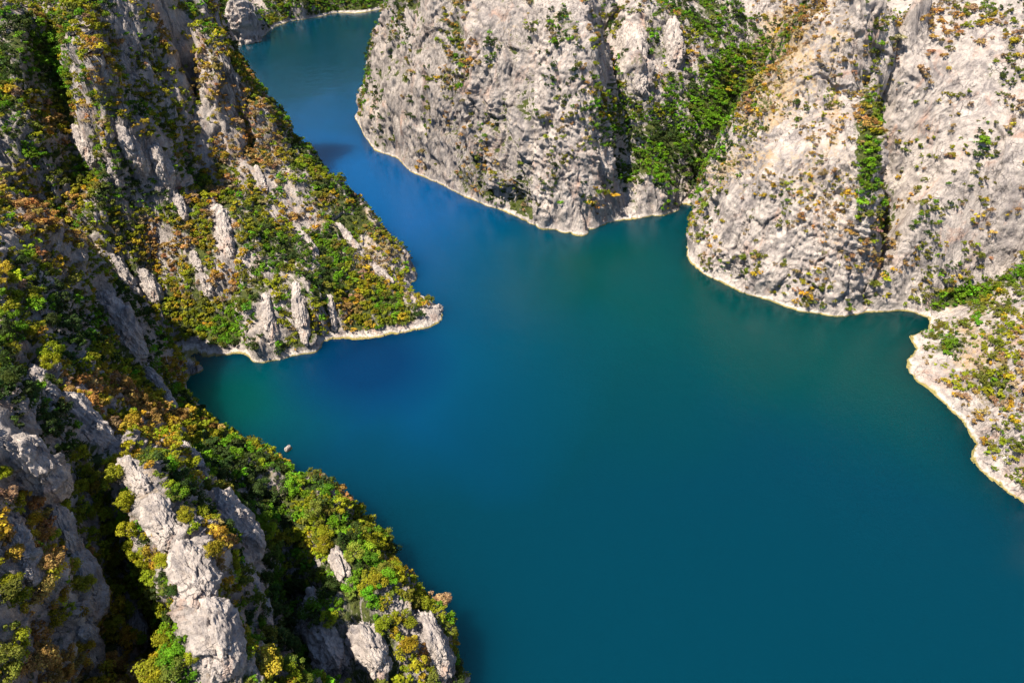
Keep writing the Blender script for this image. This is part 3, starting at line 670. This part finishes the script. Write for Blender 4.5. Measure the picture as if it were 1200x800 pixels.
def crown(seed, clumps, leaves, leaf, shape=(1, 1, .8), base=.55, kind='round'):
    """leaf quads shingled over clumps spread through a crown of unit radius; returns verts, quads, tint"""
    R = np.random.default_rng(seed); VV, TT, C_ = [], [], []
    for k in range(clumps):
        if kind == 'cone':
            h = R.uniform(0, 1) ** .8; rad = (1 - h) * .62 + .08; a = R.uniform(0, 6.28)
            ctr = np.array([rad * math.cos(a) * .8, rad * math.sin(a) * .8, h * 2.0 - .2]); cr = .16 + .26 * (1 - h)
        else:
            while True:
                q = R.uniform(-1, 1, 3)
                if .25 < np.dot(q, q) < 1: break
            q[2] = q[2] * .75 + .15
            ctr = q * np.array(shape) * .86 * R.uniform(.8, 1.15) + np.array([0, 0, base]); cr = R.uniform(.17, .38)
        n = int(leaves * (cr / .33) ** 2 * R.uniform(.7, 1.2))
        d = R.normal(size=(n, 3)); d /= np.linalg.norm(d, axis=1, keepdims=True)
        d[:, 2] = np.where((d[:, 2] < -.25) & (R.random(n) < .7), -d[:, 2], d[:, 2])
        pos = ctr + d * cr * R.uniform(.62, 1.12, (n, 1)) * np.array([1.1, 1.1, .85])
        nr = d + R.normal(size=(n, 3)) * .42 + np.array([0, 0, .25]); nr /= np.linalg.norm(nr, axis=1, keepdims=True)
        ref = R.normal(size=(n, 3)); tx = np.cross(nr, ref); tx /= np.linalg.norm(tx, axis=1, keepdims=True) + 1e-9
        ty = np.cross(nr, tx); s = leaf * R.uniform(.6, 1.35, (n, 1)); as_ = R.uniform(.55, 1, (n, 1))
        VV.append(np.stack([pos - tx * s, pos - ty * s * as_, pos + tx * s, pos + ty * s * as_], 1))
        TT.append(np.repeat(np.clip(R.normal(.5, .2, n) + R.uniform(-.15, .15), 0, 1), 4)); C_.append((ctr, cr))
    VV = np.concatenate(VV).reshape(-1, 3); TT = np.concatenate(TT)
    return VV, np.arange(len(VV)).reshape(-1, 4), TT, C_

def trunk_mesh(seed, C_, height):
    R = random.Random(seed); V_, F_ = [], []
    def add(path, rad, s=6):
        v, f = tube(path, rad, s); o = len(V_); V_.extend(v); F_.extend(tuple(i + o for i in q) for q in f)
    lean = (R.uniform(-.12, .12), R.uniform(-.12, .12))
    top = (lean[0] * 2, lean[1] * 2, height)
    add([(0, 0, -.35), (lean[0] * .3, lean[1] * .3, height * .3), (lean[0], lean[1], height * .62), top], [.095, .07, .055, .025], 7)
    for ctr, cr in R.sample(C_, min(6, len(C_))):
        z0 = R.uniform(.3, .7) * height
        k = z0 / height
        s = (lean[0] * 2 * k * k, lean[1] * 2 * k * k, z0)
        m_ = tuple(s[j] * .5 + ctr[j] * .5 + R.uniform(-.06, .06) for j in range(3))
        add([s, m_, tuple(float(q) for q in ctr)], [.04, .028, .012], 5)
    return np.array([tuple(v) for v in V_], f32), np.array(F_)
LIFT = .75
PROTO_T, PROTO_S, PROTO_L, PROTO_LS, PROTO_P = [], [], [], [], []
def proto(seed, **kw):
    VV, Q, TT, C_ = crown(seed, **kw); return VV.astype(f32), Q, TT.astype(f32), C_
for s in range(9):
    VV, Q, TT, C_ = proto(100 + s, clumps=random.randint(15, 22), leaves=112, leaf=.063, shape=(1, 1, random.uniform(.65, .95)), base=LIFT)
    me = mesh_np('crown', VV, Q, M_LEAF, {'tint': TT}, smooth=False)
    tv, tf = trunk_mesh(s, C_, LIFT + .2); PROTO_T.append((me, mesh_np('trunk', tv, tf, M_BARK)))
for s in range(4):
    VV, Q, TT, C_ = proto(160 + s, clumps=26, leaves=48, leaf=.075, kind='cone')
    me = mesh_np('crown', VV, Q, M_LEAF, {'tint': TT}, smooth=False)
    tv, tf = trunk_mesh(s, C_, 1.5); PROTO_P.append((me, mesh_np('trunk', tv, tf, M_BARK)))
for s in range(7):
    VV, Q, TT, C_ = proto(200 + s, clumps=random.randint(7, 11), leaves=42, leaf=.125, shape=(1, 1, .6), base=.28)
    PROTO_S.append(mesh_np('foliage', VV, Q, M_LEAF, {'tint': TT}, smooth=False))
for s in range(10):
    VV, Q, TT, _ = proto(300 + s, clumps=random.randint(9, 13), leaves=22, leaf=.15, shape=(1, 1, random.uniform(.6, .9)), base=.6); PROTO_L.append((VV, Q, TT))
for s in range(8):
    VV, Q, TT, _ = proto(400 + s, clumps=random.randint(4, 7), leaves=14, leaf=.22, shape=(1, 1, .6), base=.25); PROTO_LS.append((VV, Q, TT))

# depth picture of the land, to know what the camera can see of it
zb = np.full((400, 600), 1e9, f32)
vis = (U > 0) & (U < 1200) & (V > 0) & (V < 800) & land
np.minimum.at(zb, ((V[vis] / 2).astype(int), (U[vis] / 2).astype(int)), DEP[vis].astype(f32))
zp = np.pad(zb, 1, constant_values=1e9)
zmin = zb.copy()
for a in range(3):
    for b in range(3): zmin = np.minimum(zmin, np.where(zb > 1e8, zp[a:a + 400, b:b + 600], zb))
def seen(Pt):
    u, v, d = proj(Pt)
    iu = np.clip(u / 2, 0, 599).astype(int); iv = np.clip(v / 2, 0, 399).astype(int)
    return (u > 2) & (u < 1198) & (v > 2) & (v < 798) & (d < zmin[iv, iu] + 3.0)

# candidates over the land, by area
g0 = np.gradient(G, axis=0); g1 = np.gradient(G, axis=1)
area = np.linalg.norm(np.cross(g0, g1), axis=-1).ravel()
okc = land & (U > -260) & (U < 1420) & (V > -130) & (V < 930) & (Pd[:, 2] > 3.2) & (np.hypot(Pd[:, 0], Pd[:, 1]) < 1800)
ci = np.nonzero(okc)[0]
pr = area[ci] * np.clip(900.0 / np.maximum(DEP[ci], 200), .4, 1.6)
cand = rng.choice(ci, size=150000, replace=True, p=pr / pr.sum())
cp = Pd[cand]; cu, cv, cd = U[cand], V[cand], DEP[cand]
cn = NG[cand]; regf = reg.ravel()[cand]
gfield = field(GREEN, cu, cv); dfield = field(DRY, cu, cv)
pat1 = fbm(cp, 26, 4, 120); pat2 = fbm(cp, 9, 3, 150); pat3 = fbm(cp, 45, 3, 170)
leftland = regf <= 1
crkc = ridged(cp * np.array([1, 1, .5], f32), 30, 3, 320) * .9 + .1
farland = regf == 5
basev = np.select([regf == 0, regf == 1, regf == 2, regf == 3, regf == 4, regf == 5], [1.06, .94, .25, .30, .62, .85])
stpc = sstep(.55, .18, cn[:, 2])
dens_ = np.maximum(gfield, basev) + pat1 * .42 + pat2 * .22 - stpc * np.where(leftland, .36, .16) + dfield * np.where(leftland, .1, .26) - np.where(leftland, np.clip((leftribs(cp, np.stack([fbm(cp, 30, 3, 50), fbm(cp, 30, 3, 60), fbm(cp, 30, 3, 70)], 1) * 7) - LRM) / LRS * np.where(regf == 0, .20, .21), -.35, .5), 0) - field(BARE, cu, cv) * np.where(regf == 0, .3, .7) + np.where(leftland, 0, 1) * (crkc - .25) * .5
keep = rng.random(len(cand)) < np.clip(dens_ * 1.5 - .32, 0, 1) ** 1.3
for A_, B_, w_ in FINS:
    ab = B_ - A_; tt = np.clip(((cp - A_) @ ab) / (ab @ ab), 0, 1)
    keep &= np.linalg.norm(cp - (A_ + tt[:, None] * ab), axis=1) > w_ * .62
cand = np.nonzero(keep)[0]
# size of each plant
tall = np.where(leftland | farland, 1.0, np.where(regf == 2, .85, .75))
tall = np.maximum(tall, np.clip(gfield, 0, 1) * .85)
size = tall * np.exp(rng.normal(1.02, .30, len(cp))) * np.where(dfield > gfield + .25, .72, 1)
size = np.clip(size, .7, 5.0)
size *= np.where(regf == 0, .88, np.where(regf == 1, .80, 1)) * np.where(farland, 1.15, 1)
order = cand[np.argsort(-size[cand] * rng.uniform(.6, 1.4, len(cand)))]
cell = {}; chosen = []
for k in order:
    r = size[k]; x, y, z = cp[k]; cx0, cy0, cz0 = int(x // 5), int(y // 5), int(z // 5); ok = True
    for a in (-1, 0, 1):
        for b in (-1, 0, 1):
            for e in (-1, 0, 1):
                for (X, Y, Z, R_) in cell.get((cx0 + a, cy0 + b, cz0 + e), ()):
                    if (x - X) ** 2 + (y - Y) ** 2 + (z - Z) ** 2 < (.5 * (r + R_)) ** 2: ok = False; break
                if not ok: break
            if not ok: break
        if not ok: break
    if ok:
        cell.setdefault((cx0, cy0, cz0), []).append((x, y, z, r)); chosen.append(k)
chosen = np.array(chosen)
print('plants', len(chosen), time.time() - T0)
# colour of each plant
PAL = {'bright green': (.098, .195, .008), 'yellow green': (.205, .215, .010), 'olive': (.125, .135, .016), 'dark green': (.038, .062, .012),
       'orange': (.30, .175, .05), 'golden': (.36, .245, .02), 'tan': (.27, .185, .09)}
NAMES = list(PAL)
def colour_of(k):
    r = rng.random(); gf, df, rg = gfield[k], dfield[k], regf[k]
    q = pat3[k]
    if rg == 5: wts = [.35, .15, .2, .3, 0, 0, 0]
    elif rg == 4: wts = [.06 + .5 * max(gf - .6, 0), .22, .40, .04, .02, .08, .12]
    elif rg == 3: wts = [.03, .10, .34, .08, .12, .10, .25]
    elif rg == 2: wts = [.08, .08, .26, .30, .12, .06, .14]
    elif rg == 1: wts = [.16, .28, .22, .12, .10, .12, .06]
    else: wts = [.10, .40, .16, .06, .13, .18, .02]
    wts = np.array(wts, float)
    if gf > .55: wts[0] += 1.6 * (gf - .45); wts[4:] *= .35
    if rg in (0, 1): wts[[0, 3]] *= 1 + max(-q, 0) * 5; wts[[1, 4, 5]] *= 1 + max(q, 0) * 5
    if rg == 0 and gf > .55: wts[0] *= .22; wts[3] += .5 * (cu[k] < 290); wts[1] += .8
    if rg == 2 and gf > .4: wts[3] += .35; wts[0] += .9; wts[4:] *= .3
    if df > .3 and rg != 2 and rg != 4: wts[[4, 5, 6]] += np.array([1.0, .5, .6]) * df * (1 - gf * .7)
    if rg == 1: wts[4:] *= np.array([.4, .6, .9]); wts[[2, 3]] *= 1.25
    # plants of one colour keep company: the patch decides more than the single plant
    seq = [3, 0, 2, 1, 5, 6, 4]
    cum_ = np.cumsum(wts[seq]) / wts.sum()
    x = .5 + .5 * math.erf((pat3[k] * 2.3 + pat2[k] * 1.0 + rng.normal(0, .32)) / .95)
    return seq[min(int(np.searchsorted(cum_, x)), 6)]
colr = np.array([colour_of(k) for k in chosen])
Rz = size[chosen]; Pc = cp[chosen].astype(np.float64); Rg = regf[chosen]
Pc = Pc + cn[chosen] * (Rz[:, None] * .12)
top = Pc + np.stack([0 * Rz, 0 * Rz, Rz * 1.1], 1)
su, sv, sdp = proj(top)
vis_ = seen(top) | seen(Pc + np.stack([0 * Rz, 0 * Rz, Rz * .5], 1))
pixr = Rz * FPX / sdp
is_tree = (Rz > 1.5) & ((Rg <= 1) | ((gfield[chosen] > .5) & (Rz > 2.0)))
def pick(mask, n):
    i = np.nonzero(mask & vis_ & (pixr > 1.5))[0]; return i[np.argsort(-pixr[i])][:n]
ti = pick(is_tree, 300); si = pick(~is_tree, 300)
solo = set(ti.tolist()) | set(si.tolist())
rest = np.array([k for k in range(len(chosen)) if k not in solo])
print('solo', len(ti), len(si), 'rest', len(rest), 'vis', vis_.sum(), 'pix', pixr[ti].min(), pixr[ti].max(), pixr[si].min(), pixr[si].max())

def jitter(ci_, r_):
    b = np.array(PAL[NAMES[ci_]]); return np.clip(b * np.exp(r_.normal(0, .16, 3) * np.array([.6, .5, .9])) * math.exp(r_.normal(0, .20)), 0, .6)
# ---- labels
LM = [(30, 250, 'on the ridge crest at the left edge'), (115, 315, 'on the ridge crest above the narrow gully'), (165, 395, 'on the crest just above the inlet'), (25, 360, 'high on the near slope at the left edge'), (85, 400, 'beside the dark slab at mid slope'),
      (20, 450, 'in the dark hollow at the left edge'), (70, 500, 'in the shaded gully above the pale rib'), (150, 455, 'in the sunlit row above the purple slab'), (205, 490, 'in the sunlit row near the inlet'), (265, 515, 'in the row by the inlet shore'),
      (110, 570, 'at the head of the dark gully'), (25, 570, 'on the grey rib by the left edge'), (60, 640, 'on the lower grey rib at the left'), (135, 650, 'in the dark gully left of the pale rib'), (185, 590, 'at the top of the pale rib'),
      (220, 650, 'on the side of the pale rib'), (190, 740, 'in the gully foot left of the pale rib'), (240, 720, 'on the lower pale rib'), (270, 780, 'at the foot of the pale rib'), (100, 720, 'among the lower left rocks'), (40, 740, 'near the bottom left corner'),
      (100, 785, 'at the bottom edge on the left'), (290, 580, 'beside the big purple slab'), (310, 640, 'above the black gully by the pinnacles'), (335, 720, 'in the black gully beside the pinnacles'), (340, 560, 'on the shore ridge by the islet rock'), (390, 600, 'on the wooded shore shoulder'),
      (440, 630, 'at the outer rim of the shore shoulder'), (395, 660, 'above the pale pinnacles'), (445, 690, 'in the thicket beside the pinnacles'), (500, 715, 'on the lowest shore bluff'), (470, 750, 'between the pinnacles and the lake'), (420, 780, 'by the pinnacle feet'), (530, 780, 'at the bottom shoreline point'),
      (70, 60, 'in the bright gully at the top left'), (80, 150, 'in the lower bright gully at top left'), (20, 120, 'on the far left upper rocks'), (20, 200, 'on the left edge above the crest'), (130, 60, 'on the high mountain wall'), (150, 150, 'below the high mountain wall'), (110, 220, 'in the thicket below the bright gully'), (200, 110, 'beside the dark mountain cleft'),
      (190, 210, 'on the middle of the mountain face'), (270, 130, 'right of the dark mountain cleft'), (310, 180, 'near the mountain skyline'), (250, 240, 'at the foot of the dark cleft'), (320, 250, 'on the slope above the headland bluff'), (380, 240, 'on the headland skyline'), (440, 280, 'on the lower headland skyline'),
      (180, 280, 'above the green hollow'), (230, 330, 'in the green hollow above the cove'), (260, 380, 'by the little cove beach'), (150, 340, 'on the rock rib beside the green hollow'), (300, 310, 'above the waterside bluff'), (340, 370, 'on the waterside bluff'), (390, 330, 'behind the waterside bluff'),
      (430, 350, 'on the headland above the low spit'), (480, 350, 'on the low headland spit'),
      (450, 60, 'on the left edge of the central cliff'), (440, 120, 'low on the left edge of the central cliff'), (520, 40, 'high on the central cliff'), (530, 110, 'mid face of the central cliff'), (560, 170, 'low on the central cliff'), (620, 60, 'high on the central cliff face'), (650, 150, 'right part of the central cliff'), (660, 220, 'near the foot of the central cliff'),
      (700, 60, 'by the dark crack of the central cliff'), (705, 200, 'beside the lower dark crack'), (750, 130, 'in the green recess right of the crack'), (790, 60, 'on the shaded crags at the top'), (780, 200, 'low in the green recess'), (850, 60, 'high in the green ravine'), (850, 150, 'in the ravine behind the spur'), (920, 40, 'at the head of the ravine'),
      (900, 130, 'on the spur crest'), (850, 220, 'on the spur edge above the cove'), (960, 60, 'on the high spur'), (940, 170, 'on the middle spur face'), (900, 260, 'on the lower spur face'), (970, 260, 'on the spur beside the crevice'), (860, 310, 'near the spur waterline'), (950, 330, 'at the spur foot'),
      (1015, 130, 'at the top of the green crevice'), (1018, 200, 'in the green crevice'), (1030, 270, 'at the lower green crevice'), (1010, 330, 'at the crevice mouth'), (1080, 60, 'high on the smooth right wall'), (1080, 150, 'on the smooth right wall'), (1090, 240, 'low on the smooth right wall'), (1160, 60, 'on the upper right wall'), (1170, 150, 'on the right wall near the edge'),
      (1170, 240, 'on the right wall above the green strip'), (1070, 320, 'at the foot of the right wall'), (1130, 345, 'in the green strip under the right wall'), (1190, 322, 'at the right end of the green strip'), (1100, 380, 'on the low bank by the little bay'), (1160, 380, 'on the upper low bank'), (1110, 410, 'by the bleached point'), (1165, 440, 'in the middle of the low bank'),
      (1180, 490, 'on the rock lobe of the low bank'), (1180, 540, 'at the bottom of the low bank')]
LMA = np.array([(a, b) for a, b, _ in LM], float)
ORD = ['', 'top', 'second', 'third', 'fourth', 'fifth', 'sixth', 'seventh', 'eighth', 'ninth', 'tenth', 'eleventh', 'twelfth']
NUMW = ['', 'one', 'two', 'three', 'four', 'five', 'six', 'seven', 'eight', 'nine', 'ten', 'eleven', 'twelve']
def make_labels(ids, noun, cut):
    b = {}
    for k in ids:
        j = int(np.argmin(((LMA - (su[k], sv[k])) ** 2).sum(1)))
        sz = 'small' if pixr[k] < cut[0] else ('large' if pixr[k] > cut[1] else '')
        b.setdefault((sz, NAMES[colr[k]], j), []).append(k)
    out = {}
    for (sz, cn_, j), ks in b.items():
        ks.sort(key=lambda k: sv[k]); n = len(ks)
        stem_ = ' '.join(q for q in (sz, cn_, noun, LM[j][2]) if q)
        for q, k in enumerate(ks):
            if n == 1: out[k] = stem_
            elif n == 2: out[k] = stem_ + ', ' + ('higher' if q == 0 else 'lower') + ' of two'
            elif q == 0: out[k] = stem_ + ', highest of ' + NUMW[min(n, 12)]
            elif q == n - 1: out[k] = stem_ + ', lowest of ' + NUMW[min(n, 12)]
            else: out[k] = stem_ + ', ' + ORD[min(q + 1, 12)] + ' from top'
    return out
lt = make_labels(ti.tolist(), 'tree', (8.5, 13)); ls_ = make_labels(si.tolist(), 'shrub', (3.2, 5.5))
GRP = ['trees on the near left hillside', 'trees on the left mountain', 'trees on the central cliff', 'trees by the right cliffs', 'trees on the low right bank', 'trees by the far bay']
for k in ti.tolist():
    r_ = np.random.default_rng(5000 + k)
    cone = NAMES[colr[k]] in ('dark green', 'olive') and r_.random() < .22
    cm, tm = (PROTO_P if cone else PROTO_T)[int(r_.integers(len(PROTO_P if cone else PROTO_T)))]
    e = bpy.data.objects.new('tree', None); COL.objects.link(e); e.empty_display_size = .5
    e.location = Pc[k]; e.rotation_euler = (r_.normal(0, .08), r_.normal(0, .08), r_.uniform(0, 6.28))
    s = float(Rz[k]) * 1.12; e.scale = (s * r_.uniform(.85, 1.15), s * r_.uniform(.85, 1.15), s * r_.uniform(.85, 1.2))
    e['label'] = lt[k]; e['category'] = 'tree'; e['group'] = GRP[Rg[k]]
    cr = link('crown', cm, e); cr.color = (*jitter(colr[k], r_), 1)
    link('trunk', tm, e)
GRS = ['shrubs on the near left hillside', 'shrubs on the left mountain', 'shrubs on the central cliff', 'shrubs on the right cliffs', 'shrubs on the low right bank', 'shrubs by the far bay']
for k in si.tolist():
    r_ = np.random.default_rng(9000 + k)
    o = link('shrub', PROTO_S[int(r_.integers(len(PROTO_S)))])
    o.location = Pc[k]; s = float(Rz[k]) * 1.1
    o.rotation_euler = (0, 0, r_.uniform(0, 6.28)); o.scale = (s, s * r_.uniform(.8, 1.2), s * r_.uniform(.7, 1.05)); o.color = (*jitter(colr[k], r_), 1)
    o['label'] = ls_[k]; o['category'] = 'shrub'; o['group'] = GRS[Rg[k]]
# ---- the rest of the cover, one mass for each part of the land
MASS = {0: ('woodland', 'dense mass of small trees and scrub covering the near left hillside'), 1: ('woodland', 'mixed autumn scrub and low trees covering the left mountain'), 2: ('scrub', 'sparse scrub and dark bushes on the central cliff and its recess'),
        3: ('scrub', 'sparse dry bushes dotted over the right spur and wall'), 4: ('scrub', 'low dry bushes dotted over the right bank'), 5: ('woodland', 'green woodland on the hills round the far bay')}
for rg, (nm, lab) in MASS.items():
    ks = [k for k in rest if Rg[k] == rg]
    VA, QA, TA, HA = [], [], [], []; o_ = 0
    for k in ks:
        r_ = np.random.default_rng(20000 + k)
        lib = PROTO_L if Rz[k] > 1.7 else PROTO_LS
        VV, Q, TT = lib[int(r_.integers(len(lib)))]
        a = r_.uniform(0, 6.28); s = Rz[k] * 1.1; cs, sn = math.cos(a) * s, math.sin(a) * s
        W = np.stack([VV[:, 0] * cs - VV[:, 1] * sn, VV[:, 0] * sn + VV[:, 1] * cs, VV[:, 2] * s * r_.uniform(.8, 1.15)], 1) + Pc[k]
        VA.append(W.astype(f32)); QA.append(Q + o_); o_ += len(VV); TA.append(TT)
        HA.append(np.tile(np.append(jitter(colr[k], r_), 1.0).astype(f32), (len(VV), 1)))
    if VA:
        me = mesh_np(nm, np.concatenate(VA), np.concatenate(QA), M_MASS, {'tint': np.concatenate(TA), 'hue': np.concatenate(HA)}, smooth=False)
        link(nm, me, kind='stuff', label=lab, category='vegetation')
print('plants built', time.time() - T0)
